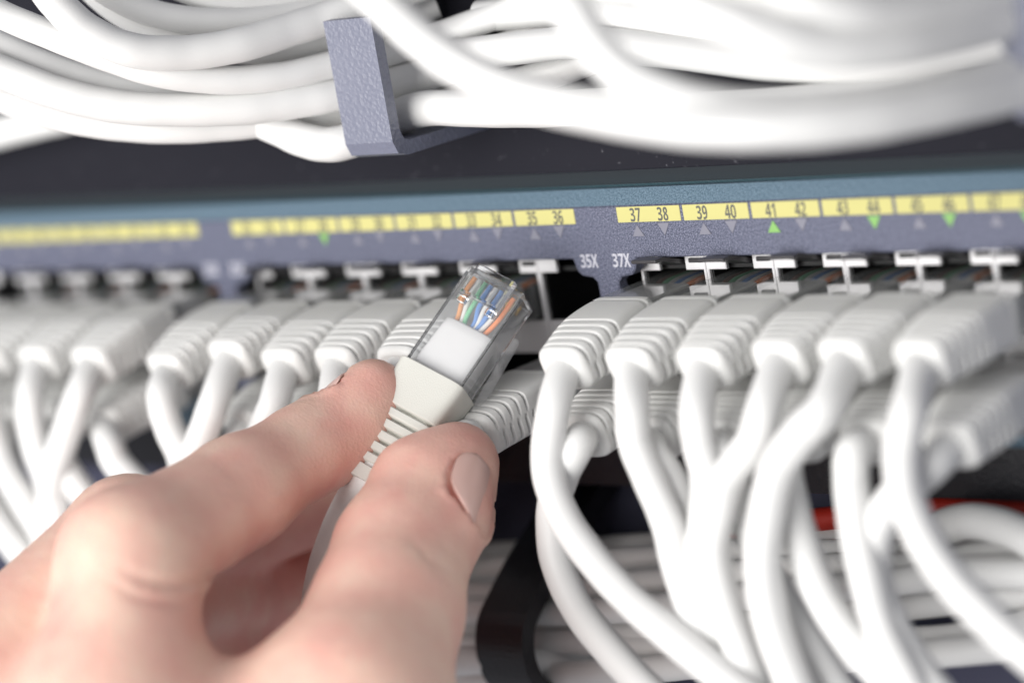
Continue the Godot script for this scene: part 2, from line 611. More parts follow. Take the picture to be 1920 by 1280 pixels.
# ---------------------------------------------------------------- cable managers
func build_managers() -> void:
	var s := Shape.new()
	s.rbox(Vector3(-43, 68, -5.0), Vector3(470, 44.5, 3.0), 0.4)
	var o := put("upper_panel", s, M.dark_panel)
	tag(o, "dark blank rack panel above the blue grey switch", "rack panel")
	s = Shape.new()
	s.rbox(Vector3(-43, -31.5, -16.0), Vector3(470, 44.0, 3.0), 0.4)
	o = put("lower_panel", s, M.slate_panel)
	tag(o, "dark slate rack panel below the switch behind the hanging cables", "rack panel")
	s = Shape.new()
	s.rbox(Vector3(-43, -4.9, -11.0), Vector3(470, 9.0, 14.0), 0.4)
	o = put("rack_rail", s, M.black_ring_paint)
	tag(o, "black rail directly under the switch above the slate panel", "rack rail")
	for q in [[-31.0, "textured cable ring with painted blue grey sheen left of centre holding the upper cables", 0], [100.0, "blurred cable ring with painted blue grey sheen cut by the right picture edge", 1]]:
		var t := thing("cable_ring", q[1], "cable ring", Vector3(q[0], 54.6, 0), "rings of the upper cable manager")
		# profile in z (forward) and y: a flat strap bent forward, up and back
		var prof := [-3.4, 0.0, 19.6, 0.0, 21.9, 0.7, 22.8, 2.8, 22.8, 23.6, 20.6, 23.6, 20.6, 4.2, 20.0, 2.8, 18.6, 2.3, -3.4, 2.3]
		var rings := []
		s = Shape.new()
		s.prism(poly(prof), -5.6, 5.6, Transform3D(Basis(Vector3(0, 0, 1), Vector3(0, 1, 0), Vector3(-1, 0, 0)), Vector3.ZERO), 0.35)
		put("strap", s, M.ring_painted_sheen, t)
		s = Shape.new()
		s.prism(poly([-3.4, 29.0, 14.0, 29.0, 16.2, 30.2, 17.0, 32.4, 17.0, 44.0, 14.8, 44.0, 14.8, 33.0, 14.0, 31.6, 12.6, 31.2, -3.4, 31.2]), -5.0, 5.0, Transform3D(Basis(Vector3(0, 0, 1), Vector3(0, 1, 0), Vector3(-1, 0, 0)), Vector3(3.0, -4.0, 0)), 0.35)
		put("upper_strap", s, M.ring_painted_sheen, t)
	var t := thing("black_cable_ring", "black metal cable ring under the switch with cables threaded through", "cable ring", Vector3(-26.5, -34.2, 2.5))
	s = Shape.new()
	var outside := smooth([Vector3(-16, 26.0, 0), Vector3(2, 16.0, 0), Vector3(10, 10.4, 0), Vector3(14.6, 6.2, 0), Vector3(16, 0.5, 0), Vector3(14.4, -5.4, 0), Vector3(9, -10.4, 0), Vector3(1, -14.6, 0), Vector3(-16, -18.0, 0)], 5)
	var inside := smooth([Vector3(-16, -15.2, 0), Vector3(1, -11.8, 0), Vector3(7.2, -8.2, 0), Vector3(11.6, -4.0, 0), Vector3(12.9, 0.4, 0), Vector3(11.8, 4.6, 0), Vector3(8.4, 7.8, 0), Vector3(1, 12.4, 0), Vector3(-16, 21.5, 0)], 5)
	var ring_outline := PackedVector2Array()
	for q in outside:
		ring_outline.append(Vector2(q.x, q.y))
	for q in inside:
		ring_outline.append(Vector2(q.x, q.y))
	s.prism(ring_outline, -5.5, 5.5, Transform3D(Basis(Vector3(0, 0, 1), Vector3(0, 1, 0), Vector3(-1, 0, 0)), Vector3.ZERO), 0.3)
	put("strap", s, M.black_ring_paint, t)


# ---------------------------------------------------------------- the hand
# bones: tapered capsules joined with a smooth minimum; k is the softness of the join
var bones := []
const CELL := 0.95

func bone(a: Vector3, b: Vector3, ra: float, rb: float, k: float) -> void:
	bones.append([a, b, ra, rb, k])


var lo := Vector3.ZERO
var dims := Vector3i.ZERO
var slices := []
var lock := Mutex.new()

func field_slice(z: int) -> void:
	var out := PackedFloat32Array()
	var nx := dims.x
	var ny := dims.y
	out.resize(nx * ny)
	out.fill(30.0)
	var pz := lo.z + z * CELL
	for bn in bones:
		var a: Vector3 = bn[0]
		var b: Vector3 = bn[1]
		var ra: float = bn[2]
		var rb: float = bn[3]
		var k: float = bn[4]
		var reach := maxf(ra, rb) + 7.0
		if pz < minf(a.z, b.z) - reach or pz > maxf(a.z, b.z) + reach:
			continue
		var x0 := maxi(0, int((minf(a.x, b.x) - reach - lo.x) / CELL))
		var x1 := mini(nx - 1, int((maxf(a.x, b.x) + reach - lo.x) / CELL))
		var y0 := maxi(0, int((minf(a.y, b.y) - reach - lo.y) / CELL))
		var y1 := mini(ny - 1, int((maxf(a.y, b.y) + reach - lo.y) / CELL))
		var ab := b - a
		var il := 1.0 / maxf(ab.length_squared(), 1e-6)
		var dr := rb - ra
		for y in range(y0, y1 + 1):
			var row := y * nx
			var p := Vector3(lo.x + x0 * CELL, lo.y + y * CELL, pz) - a
			for x in range(x0, x1 + 1):
				var h := clampf(p.dot(ab) * il, 0.0, 1.0)
				var d := (p - ab * h).length() - ra - dr * h
				var o := out[row + x]
				var e := maxf(k - absf(o - d), 0.0)
				out[row + x] = minf(o, d) - e * e / (4.0 * k)
				p.x += CELL
	lock.lock()
	slices[z] = out
	lock.unlock()


func hand_mesh() -> Shape:
	var hi := Vector3(-1e9, -1e9, -1e9)
	lo = -hi
	for bn in bones:
		var r := Vector3.ONE * (maxf(bn[2], bn[3]) + 4.0)
		lo = lo.min(bn[0] - r).min(bn[1] - r)
		hi = hi.max(bn[0] + r).max(bn[1] + r)
	dims = Vector3i(((hi - lo) / CELL).ceil()) + Vector3i.ONE
	slices.resize(dims.z)
	var job := WorkerThreadPool.add_group_task(field_slice, dims.z)
	WorkerThreadPool.wait_for_group_task_completion(job)
	var s := Shape.new()
	var nx := dims.x
	var ny := dims.y
	var id := {}
	var pv := PackedVector3Array()
	var pt := PackedInt32Array()
	var edges := [0, 1, 2, 3, 4, 5, 6, 7, 0, 2, 1, 3, 4, 6, 5, 7, 0, 4, 1, 5, 2, 6, 3, 7]
	for z in dims.z - 1:
		var s0: PackedFloat32Array = slices[z]
		var s1: PackedFloat32Array = slices[z + 1]
		for y in ny - 1:
			var row := y * nx
			for x in nx - 1:
				var i := row + x
				var m := s0[i]
				if m > 4.0 or m < -4.0:
					continue
				var f := [m, s0[i + 1], s0[i + nx], s0[i + nx + 1], s1[i], s1[i + 1], s1[i + nx], s1[i + nx + 1]]
				var neg := 0
				for q in f:
					if q < 0.0:
						neg += 1
				if neg == 0 or neg == 8:
					continue
				var sum := Vector3.ZERO
				var cnt := 0
				for e in 12:
					var c0: int = edges[e * 2]
					var c1: int = edges[e * 2 + 1]
					var f0: float = f[c0]
					var f1: float = f[c1]
					if (f0 < 0.0) != (f1 < 0.0):
						var w := f0 / (f0 - f1)
						var p0 := Vector3(c0 & 1, (c0 >> 1) & 1, c0 >> 2)
						var p1 := Vector3(c1 & 1, (c1 >> 1) & 1, c1 >> 2)
						sum += p0.lerp(p1, w)
						cnt += 1
				id[(z * ny + y) * nx + x] = pv.size()
				pv.append(lo + (Vector3(x, y, z) + sum / cnt) * CELL)
	var plane := nx * ny
	for key in id:
		var x: int = key % nx
		var y: int = (key / nx) % ny
		var z: int = key / plane
		if x == 0 or y == 0 or z == 0:
			continue
		var i := y * nx + x
		var here: float = slices[z][i]
		for ax in 3:
			var there: float = slices[z][i + 1] if ax == 0 else slices[z][i + nx] if ax == 1 else slices[z + 1][i]
			if (here < 0.0) == (there < 0.0):
				continue
			var d1: int = nx if ax == 0 else plane if ax == 1 else 1
			var d2: int = plane if ax == 0 else 1 if ax == 1 else nx
			if not (id.has(key - d1) and id.has(key - d2) and id.has(key - d1 - d2)):
				continue
			var q := [id[key], id[key - d1], id[key - d1 - d2], id[key - d2]]
			if here < 0.0:
				pt.append_array(PackedInt32Array([q[0], q[1], q[2], q[0], q[2], q[3]]))
			else:
				pt.append_array(PackedInt32Array([q[0], q[2], q[1], q[0], q[3], q[2]]))
	# even the vertices out a little, then move them along their normals for creases and nail beds
	var near := []
	near.resize(pv.size())
	for i in pv.size():
		near[i] = PackedInt32Array()
	for i in range(0, pt.size(), 3):
		for e in 3:
			near[pt[i + e]].append(pt[i + (e + 1) % 3])
	for pass_ in 4:
		var nv := pv.duplicate()
		for i in pv.size():
			var nb: PackedInt32Array = near[i]
			if nb.size() < 3:
				continue
			var m := Vector3.ZERO
			for j in nb:
				m += pv[j]
			nv[i] = pv[i].lerp(m / nb.size(), 0.5)
		pv = nv
	s.piece(pv, pt)
	return s


var nails := []

# a curved nail plate: origin is the middle of its root, y runs to the finger tip, z out of the finger
func nail(called: String, root: Vector3, along: Vector3, out: Vector3, width: float, length: float, bend: float, parent: Node) -> void:
	along = along.normalized()
	out = (out - along * out.dot(along)).normalized()
	var across := along.cross(out)
	nails.append([root, along, out, across, width, length, bend])
	var s := Shape.new()
	var rings := []
	for i in 15:
		var u := i / 14.0
		var top := PackedVector3Array()
		var low := PackedVector3Array()
		# outline: rounded root and rounded free edge
		var wide := width / 2.0 * pow(maxf(0.0, 1.0 - pow(absf(u * 2.0 - 1.0), 3.2)), 0.42) + 0.15
		for j in 15:
			var x := (j / 14.0 * 2.0 - 1.0) * wide
			var drop := bend - sqrt(maxf(bend * bend - x * x, 0.01))
			var lift := 0.30 - 0.5 * pow(u - 0.45, 2.0) * 3.0
			var p := root + along * (u * length) + across * x - out * (drop - lift)
			top.append(p)
			low.append(p - out * 0.3)
		low.reverse()
		top.append_array(low)
		rings.append(top)
	s.loft(rings)
	put(called, s, M.nail, parent)


func dress_hand(s: Shape, redness: Array, creases: Array) -> void:
	var fn := FastNoiseLite.new()
	fn.seed = 8
	fn.frequency = 0.09
	fn.fractal_octaves = 3
	var fine := FastNoiseLite.new()
	fine.seed = 15
	fine.frequency = 0.5
	s.c.resize(s.v.size())
	var base := Color(0.80, 0.56, 0.45)
	var pink := Color(0.74, 0.35, 0.30)
	for i in s.v.size():
		var p := s.v[i]
		var push := 0.0
		for nl in nails:
			var d: Vector3 = p - nl[0]
			var y: float = d.dot(nl[1]) / nl[5]
			var x: float = d.dot(nl[3]) / (nl[4] * 0.5)
			if d.dot(nl[2]) < -nl[4] * 0.35 or y < -0.4 or y > 1.5:
				continue
			var wide := pow(maxf(0.0, 1.0 - pow(absf(clampf(y, 0, 1) * 2.0 - 1.0), 3.2)), 0.42)
			var e := maxf(absf(x) - wide, maxf(-y, y - 1.0) * 1.6)
			if e < 0.0:
				push -= 0.4
			else:
				push += 0.45 * exp(-pow((e - 0.16) / 0.13, 2.0)) * (1.0 if y < 0.8 else 0.0)
		for cr in creases:
			# [middle, direction across the finger, direction along it, half length, half width, depth]
			var d: Vector3 = p - cr[0]
			var y: float = d.dot(cr[1])
			var x: float = d.dot(cr[2]) + 0.5 * fine.get_noise_3d(p.x * 0.5, p.y * 0.5, p.z * 0.5) + 0.02 * y * y
			if absf(y) < cr[3] and absf(x) < cr[4] * 4.0 and d.length() < cr[3] * 1.6:
				push -= cr[5] * exp(-x * x / (cr[4] * cr[4])) * (1.0 - pow(absf(y) / cr[3], 2.0))
		push += 0.06 * fn.get_noise_3d(p.x * 4.0, p.y * 4.0, p.z * 4.0)
		s.v[i] = p + s.n[i] * push
		var f := 0.30 + 0.5 * fn.get_noise_3dv(p)
		for bl in redness:
			f += bl[2] * exp(-p.distance_squared_to(bl[0]) / (bl[1] * bl[1])) * (0.8 + 0.5 * fn.get_noise_3d(p.y * 2.0, p.z * 2.0, p.x * 2.0))
		s.c[i] = base.lerp(pink, clampf(f, 0.0, 1.0))
	# normals again, after the moves
	for i in s.n.size():
		s.n[i] = Vector3.ZERO
	for i in range(0, s.t.size(), 3):
		var a := s.v[s.t[i]]
		var m := (s.v[s.t[i + 1]] - a).cross(s.v[s.t[i + 2]] - a)
		for q in 3:
			s.n[s.t[i + q]] += m
	for i in s.n.size():
		s.n[i] = s.n[i].normalized()


# ---------------------------------------------------------------- the plug held in the fingers
# x across the plug, y towards its tip, z out of the face that looks at us; origin at the mouth of the boot
func build_held(frame: Transform3D, points: Array) -> void:
	var t := thing("held_network_plug", "clear plug with coloured wires and ribbed boot held between finger and thumb", "network cable")
	t.transform = Transform3D(frame.basis, frame.origin * MM)
	var s := Shape.new()
	# body: a clear block with a stepped nose, chamfered all round
	s.prism(poly([-5.85, -2.5, 5.85, -2.5, 5.85, 19.2, 5.4, 19.7, -5.4, 19.7, -5.85, 19.2]), -3.2, 2.6, Transform3D.IDENTITY, 0.45)
	put("plug_body", s, M.clear_shell, t)
	s = Shape.new()
	s.prism(poly([-3.7, 14.6, 3.7, 14.6, 3.7, 20.2, -3.7, 20.2]), 2.68, 4.5, Transform3D.IDENTITY, 0.3)
	put("nose_block", s, M.clear_held, t)
	for x in [-5.48, 5.48]:
		s = Shape.new()
		s.prism(poly([x - 0.3, -2.4, x + 0.3, -2.4, x + 0.3, 18.6, x - 0.3, 18.6]), -3.1, 2.5, Transform3D.IDENTITY, 0.12)
		put("side_wall", s, M.clear_held, t)
	s = Shape.new()
	s.prism(poly([-5.3, 18.65, 5.3, 18.65, 5.3, 19.6, -5.3, 19.6]), -3.1, 2.5, Transform3D.IDENTITY, 0.2)
	put("front_wall", s, M.clear_held, t)
	for x in [-2.9, 2.9]:
		s = Shape.new()
		s.rbox(Vector3(x, 13.6, 3.3), Vector3(1.7, 1.2, 1.2), 0.2)
		put("latch_shoulder", s, M.clear_held, t)
	s = Shape.new()
	var side := Transform3D(Basis(Vector3(0, 0, 1), Vector3(0, 1, 0), Vector3(-1, 0, 0)), Vector3(6.2, 0, 0))
	s.prism(poly([-2.8, 13.5, -2.0, 13.2, -3.0, 4.0, -4.6, -3.0, -5.6, -3.6, -5.2, 4.0, -3.6, 13.0]), 0.0, -0.9, side, 0.15)
	put("side_rail", s, M.clear_shell, t)
	# the jacket end inside the plug
	s = Shape.new()
	var rings := []
	for i in 9:
		var u := i / 8.0
		var y := -2.0 + 12.3 * u
		var ring := boot_ring(Vector3(0.1 * u, y, -0.15), Vector3.RIGHT, Vector3.BACK, lerpf(5.0, 4.7, u * u), lerpf(2.4, 1.9, u * u), 5.0, 0, 0)
		rings.append(ring)
	rings.append(boot_ring(Vector3(0.3, 10.7, -0.2), Vector3.RIGHT, Vector3.BACK, 4.0, 1.3, 4.0, 0, 0))
	s.loft(rings)
	put("inner_sleeve", s, M.sleeve_plastic, t)
	var wires := [["wire_amber", -4.0, -3.6, -2.9], ["wire_white", -2.9, -2.6, -1.8], ["wire_green", -1.8, -1.9, -1.1], ["wire_blue", -0.7, 0.1, -0.3], ["wire_white", 0.4, 0.8, 0.4], ["wire_blue", 1.5, 1.3, 0.2], ["wire_white", 2.6, 2.2, 1.2], ["wire_orange", 3.7, 3.4, 2.2]]
	for w in wires:
		s = Shape.new()
		s.tube(smooth([Vector3(w[3], 9.6, 0.1), Vector3(w[2] * 0.9, 11.8, 0.5), Vector3(w[1], 14.5, 0.9), Vector3(w[1], 18.4, 0.9)], 5), 0.42, 10)
		put("wire", s, M[w[0]], t)
	for i in 8:
		s = Shape.new()
		s.rbox(Vector3(-3.57 + 1.02 * i, 17.9, -2.6), Vector3(0.3, 1.8, 0.7), 0.05)
		put("contact", s, M.contact_gold, t)
	# boot: a smooth collar, then a ribbed taper
	s = Shape.new()
	rings = []
	for i in 161:
		var u := i / 160.0
		var y := 0.6 - 21.5 * u
		var w := lerpf(6.45, 6.0, smoothstep(0.0, 0.36, u))
		w = lerpf(w, 4.3, smoothstep(0.33, 1.0, u))
		var h := lerpf(4.3, 3.6, u)
		var cut := 0.0
		if u > 0.37 and u < 0.95:
			var q := fposmod((u - 0.37) / 0.58 * 6.0, 1.0)
			cut = 1.25 * smoothstep(0.0, 0.07, q) * (1.0 - smoothstep(0.25, 0.34, q))
		var f := 0.95 if i == 0 else 1.0
		rings.append(held_ring(Vector3(0, y, -0.3), w * f, h * f, lerpf(8.0, 4.0, u), cut))
	s.loft(rings)
	put("boot", s, M.held_boot_plastic, t)
	s = Shape.new()
	var p := [Vector3(0, -17.0, -0.3), Vector3(0, -20.5, -0.3)]
	var inv := frame.affine_inverse()
	for q in points:
		p.append(inv * q)
	s.tube(smooth(p), 2.75, 18)
	put("jacket", s, M.white_pvc, t)


func held_ring(mid: Vector3, w: float, h: float, pw: float, cut: float) -> PackedVector3Array:
	var ring := PackedVector3Array()
	for j in 44:
		var a := TAU * j / 44
		var r := 1.0 / pow(pow(absf(cos(a)), pw) + pow(absf(sin(a)), pw), 1.0 / pw)
		var q := Vector2(cos(a) * r * w, sin(a) * r * h)
		q -= q.normalized() * cut
		ring.append(mid + Vector3(q.x, 0, q.y))
	return ring


func _ready() -> void:
	var cam := Camera3D.new()
	cam.name = "camera"
	cam.near = 0.05
	cam.far = 20.0
	var lens := CameraAttributesPhysical.new()
	lens.frustum_focal_length = 114.110
	lens.frustum_focus_distance = 0.5301
	lens.frustum_near = 0.05
	lens.frustum_far = 20.0
	lens.exposure_aperture = 6.6
	cam.attributes = lens
	cam.fov = 12.0065
	cam.transform = Transform3D(Basis(Vector3(0.7463, -0.1708, -0.6434), Vector3(0.0005, 0.9667, -0.2560), Vector3(0.6656, 0.1907, 0.7215)), Vector3(344.4, 124.1, 403.5) * MM)
	add_child(cam)
	cam.current = true
	var around := WorldEnvironment.new()
	around.name = "surroundings"
	var air := Environment.new()
	air.background_mode = Environment.BG_COLOR
	air.background_color = Color(0.47, 0.47, 0.485)
	air.tonemap_mode = Environment.TONE_MAPPER_LINEAR
	air.tonemap_exposure = 1.82
	air.sdfgi_enabled = true
	air.ssao_enabled = true
	air.ssil_enabled = true
	around.environment = air
	add_child(around)
	# a large soft lamp in front, left of us, level with the switch
	var key := AreaLight3D.new()
	key.name = "soft_lamp"
	key.area_size = Vector2(0.7, 0.6)
	key.light_energy = 0.50
	key.light_color = Color(1.0, 0.993, 0.982)
	key.shadow_enabled = true
	key.look_at_from_position(Vector3(-0.05, 0.08, 0.70), Vector3(0.0, 0.02, 0.0))
	add_child(key)

	materials()
	build_switch()
	build_managers()
	plug_meshes()
	patch_cable(0, false, 0, "white cable in upper socket 37, first right of the empty socket", "upper row of plugged cables", [Vector3(8.7, 14.9, 33), Vector3(7.5, 6.7, 35.1), Vector3(10.3, -0.5, 37), Vector3(15.7, -6.9, 38.2), Vector3(23.5, -13, 39.8), Vector3(32.9, -17.7, 42.2), Vector3(43.4, -23.7, 43.6), Vector3(54.8, -30.6, 44.4)], -0.2, 2.75, 0.0)
	patch_cable(1, false, 0, "white cable in upper socket 39, second right of the empty socket", "upper row of plugged cables", [Vector3(24.6, 15, 32.6), Vector3(25, 10.2, 33.6), Vector3(27.7, 4.6, 34.8), Vector3(30.9, -1.8, 36), Vector3(32.7, -9, 37.3), Vector3(35.7, -17.5, 38.1), Vector3(39.5, -26.4, 39.1), Vector3(44.1, -35.7, 39.8)], -0.5, 2.75, 0.03)
	patch_cable(2, false, 0, "white cable in upper socket 41 below the lit green arrow", "upper row of plugged cables", [Vector3(37.8, 15.3, 33.2), Vector3(37.9, 10.5, 33.8), Vector3(39, 5, 34.7), Vector3(37.3, -1.9, 34.9), Vector3(36.6, -6.7, 35.9), Vector3(37.6, -15.3, 37.3), Vector3(40.4, -24.7, 37.8), Vector3(46.3, -34.5, 38)], 0.1, 2.75, 0.2)
	patch_cable(3, false, 1, "white cable in upper socket 43, fourth right of the empty socket", "upper row of plugged cables", [Vector3(50.6, 15.9, 33.1), Vector3(48.4, 11.1, 33.8), Vector3(44, 6.3, 34.9), Vector3(42.4, 1.1, 37.2), Vector3(40.3, -5.1, 37.8), Vector3(41.2, -12.4, 38.6), Vector3(44.2, -20.8, 39.7), Vector3(47.4, -30.2, 40)], 0.0, 2.75, -0.07)
	patch_cable(4, false, 1, "white cable in upper socket 45 crossing its left neighbour as it drops", "upper row of plugged cables", [Vector3(62.8, 16.4, 34.1), Vector3(59.3, 13.2, 35.9), Vector3(54.5, 8, 36.8), Vector3(52.2, 1.4, 38.2), Vector3(50.5, -6.7, 39.3), Vector3(51, -15.6, 39.9), Vector3(54.2, -24.2, 41.1), Vector3(58.3, -32.7, 42.4)], -4.0, 2.9, 0.08)
	patch_cable(5, false, 1, "white cable in upper socket 47, rightmost plug, sweeping to the right edge", "upper row of plugged cables", [Vector3(77.4, 16.1, 33.9), Vector3(76.3, 10.6, 35.7), Vector3(76.9, 4.7, 37.1), Vector3(80.3, -1.4, 39.1), Vector3(85.6, -7, 41), Vector3(92.3, -11.6, 43), Vector3(99.8, -15.5, 45.3), Vector3(107.9, -21, 45.7)], -4.9, 2.75, -0.13)
	patch_cable(-2, false, 0, "white cable in the upper row just left of the empty socket, behind the finger", "upper row of plugged cables", [Vector3(-26.9, 15.2, 32.8), Vector3(-32, 8.3, 31.4), Vector3(-48.6, -2.6, 18.4), Vector3(-63.5, -15.7, 6.1), Vector3(-71.2, -28.6, 1.7), Vector3(-77.2, -49.2, 0.4)], 1.3, 2.75, 0.12)
	patch_cable(-3, false, 0, "white ribbed cable in the upper row directly behind the index fingertip", "upper row of plugged cables", [Vector3(-40.1, 15.2, 33.3), Vector3(-45.9, 8.1, 31.8), Vector3(-61.6, -2.4, 20.2), Vector3(-78.5, -16.1, 6.8), Vector3(-85.9, -29.2, 2.3), Vector3(-93, -50.6, -0.2)], -0.8, 2.75, 0.07)
	patch_cable(-4, false, 0, "third upper row cable left of the empty socket, dropping behind the finger", "upper row of plugged cables", [Vector3(-54.4, 15.3, 32.8), Vector3(-58, 11, 32.6), Vector3(-70.6, 2, 25.9), Vector3(-87.8, -11.2, 13.7), Vector3(-103.5, -29.5, 4.3), Vector3(-111, -51.1, 2.1)], 1.3, 2.75, -0.16)
	patch_cable(-5, false, 1, "blurred upper row cable leaning left to meet its neighbour above the hand", "upper row of plugged cables", [Vector3(-69, 16.1, 32.6), Vector3(-71.2, 11.2, 34.3), Vector3(-75.8, 5.3, 34.4), Vector3(-81.2, -2.8, 34.1), Vector3(-86.2, -14.5, 32.2), Vector3(-93.1, -39.8, 30.4)], 0.6, 2.75, 0.01)
	patch_cable(-6, false, 2, "blurred upper row cable right of the gap below mark 25X", "upper row of plugged cables", [Vector3(-82.2, 16.1, 33.3), Vector3(-80.8, 11, 34.2), Vector3(-78.8, 5.2, 34.3), Vector3(-79.9, -2.7, 34.1), Vector3(-83.8, -14, 33.3), Vector3(-93.8, -39.2, 32.2)], -1.4, 2.75, -0.0)
	patch_cable(-7, false, 0, "blurred upper row cable left of the gap below mark 23X", "upper row of plugged cables", [Vector3(-105.1, 15.7, 32.9), Vector3(-109.8, 8.4, 34.1), Vector3(-114.5, 0.5, 35.1), Vector3(-115.9, -7.3, 36.3), Vector3(-119, -15.5, 36.9), Vector3(-124.2, -39.5, 38.1)], 2.2, 2.75, 0.01)
	patch_cable(-8, false, 0, "blurred upper row cable near the left picture edge, second left of mark 23X", "upper row of plugged cables", [Vector3(-118.6, 15.2, 33.2), Vector3(-118.5, 7.3, 34.1), Vector3(-116.1, 0.4, 34.8), Vector3(-114.6, -7.4, 36), Vector3(-117.8, -15.3, 37.3), Vector3(-130, -40, 37.6)], -0.2, 2.75, 0.13)
	patch_cable(-9, false, 0, "very blurred upper row cable cut by the left picture edge", "upper row of plugged cables", [Vector3(-130.4, 13.1, 33.7), Vector3(-127.8, 4.3, 35.1), Vector3(-121.5, -2.1, 37.3), Vector3(-115.5, -9.8, 38.1), Vector3(-111.1, -18.9, 37.9), Vector3(-109.9, -38.3, 38.3)], -0.6, 2.75, 0.06)
	patch_cable(-10, false, 0, "very blurred upper row plug outside the left edge, its cable crossing the corner", "upper row of plugged cables", [Vector3(-147.4, 12.9, 33.9), Vector3(-140.4, 3.2, 36), Vector3(-130.2, -5.2, 38.3), Vector3(-122.2, -12.8, 39.4), Vector3(-114, -21.9, 38.7), Vector3(-109.6, -38.1, 38.8)], 1.2, 2.75, -0.08)
	patch_cable(-1, true, 1, "lower row cable whose boot shows between held plug and socket 37 cable", "lower row of plugged cables", [Vector3(-14.6, 9.2, 30), Vector3(-21.5, 3.3, 26.3), Vector3(-38.2, -9, 12), Vector3(-50.1, -24.9, 3.6), Vector3(-57.3, -48, -0.4)], -0.9, 2.6, 0.54)
	patch_cable(0, true, 1, "lower row cable tucked behind the socket 37 cable, crossing it below", "lower row of plugged cables", [Vector3(11, 8.7, 31.2), Vector3(7.1, 3.9, 31.7), Vector3(4.5, -2.1, 32.6), Vector3(4.6, -9.7, 33.8), Vector3(8.9, -17, 35.6), Vector3(16.9, -23.2, 38), Vector3(25.5, -28.9, 40.1), Vector3(33.2, -36.4, 40.4)], 0.7, 2.75, 0.81)
	patch_cable(1, true, 1, "lower row cable behind the socket 39 cable", "lower row of plugged cables", [Vector3(25.7, 7.6, 30.7), Vector3(28.6, 3.4, 31), Vector3(31.4, -2.3, 31.7), Vector3(32.8, -9.6, 32.9), Vector3(35.8, -17.7, 34), Vector3(41.4, -26, 36.2), Vector3(47.1, -35.2, 38.2)], 0.6, 2.6, 0.64)
	patch_cable(2, true, 1, "lower row cable behind the socket 41 cable, mostly hidden by it", "lower row of plugged cables", [Vector3(39.5, 8.1, 31.2), Vector3(40, 3.8, 31), Vector3(42.4, -2.8, 31.3), Vector3(45.4, -10.1, 32.1), Vector3(50.9, -18.7, 33.2), Vector3(56.8, -27.4, 34), Vector3(63.3, -34.7, 35.8)], 1.3, 2.6, 0.59)
	patch_cable(3, true, 1, "lower row cable emerging right of the crossing pair", "lower row of plugged cables", [Vector3(51.3, 7.5, 31.2), Vector3(51.3, 1.7, 31.3), Vector3(53.1, -4.6, 32.4), Vector3(56.3, -11.4, 34.2), Vector3(61.8, -17.9, 36.3), Vector3(68.8, -23.5, 37.9), Vector3(78, -30.2, 40)], 0.7, 2.75, 0.92)
	patch_cable(4, true, 1, "lower row cable hanging straight beside the rightmost sweeping cable", "lower row of plugged cables", [Vector3(64, 8.9, 30.6), Vector3(63.6, 4.7, 31.7), Vector3(64.7, -2, 33.7), Vector3(66.4, -9.7, 35.2), Vector3(67.8, -16.4, 35.7), Vector3(72.5, -22.7, 38.2), Vector3(78.4, -30.9, 40.2)], 0.2, 2.75, 0.9)
	patch_cable(5, true, 1, "rightmost lower row cable bending left behind the sweeping cable", "lower row of plugged cables", [Vector3(76.9, 6.4, 30.7), Vector3(70.8, 2.3, 31), Vector3(66.9, -3.3, 32.2), Vector3(65.9, -10.4, 33), Vector3(69.1, -18.2, 34), Vector3(75.4, -25.3, 35.9), Vector3(84.4, -31.9, 38.3)], 1.4, 2.75, 0.77)
	patch_cable(-10, true, 1, "lower row blurred cable crossing the lower left corner of the picture", "lower row of plugged cables", [Vector3(-150.3, 3.6, 31), Vector3(-142, -1, 32.8), Vector3(-131.8, -6.8, 35), Vector3(-122.4, -14, 35.6), Vector3(-113.4, -21.7, 36), Vector3(-115.4, -40.1, 34.2)], -0.9, 2.75, 0.93)
	patch_cable(-5, true, 1, "lower row boot peeking out left of the index finger", "lower row of plugged cables", [Vector3(-72.1, 5.4, 27.7), Vector3(-86.8, -3.8, 17.9), Vector3(-103.4, -17.2, 6.3), Vector3(-113, -30.7, 2), Vector3(-119.7, -52.5, -0.1)], 0.2, 2.6, 0.77)
	patch_cable(-4, true, 1, "lower row plug behind the index finger, third left of the empty socket's column", "lower row of plugged cables", [Vector3(-58.2, 4.8, 27.9), Vector3(-76.4, -6.7, 14.1), Vector3(-89.9, -18.5, 3.7), Vector3(-98, -30.7, -0.4), Vector3(-106, -52.3, -2.2)], 1.0, 2.6, 0.96)
	patch_cable(-3, true, 1, "lower row plug behind the fingertip and held boot", "lower row of plugged cables", [Vector3(-43.7, 5.2, 28.1), Vector3(-60.9, -6.2, 14.2), Vector3(-74, -17.8, 4), Vector3(-81.7, -29.8, -0.2), Vector3(-88.6, -50.9, -2.1)], 0.6, 2.6, 0.69)
	patch_cable(-7, true, 1, "lower row cable alone against the dark gap left of the hand", "lower row of plugged cables", [Vector3(-101.8, 6.1, 30.7), Vector3(-100.2, 2.8, 31.1), Vector3(-95.9, -1.2, 31), Vector3(-92.2, -6.4, 30.1), Vector3(-91.1, -16.5, 29.8), Vector3(-95.9, -40.1, 30.2)], -0.4, 2.75, 0.74)
	patch_cable(-8, true, 1, "lower row blurred cable bending right at the left side", "lower row of plugged cables", [Vector3(-116.4, 5.5, 31.3), Vector3(-112.9, 0.8, 32.4), Vector3(-109, -5.4, 31.7), Vector3(-106.6, -12.4, 32.2), Vector3(-112.6, -40.8, 31.7)], 1.3, 2.75, 0.69)
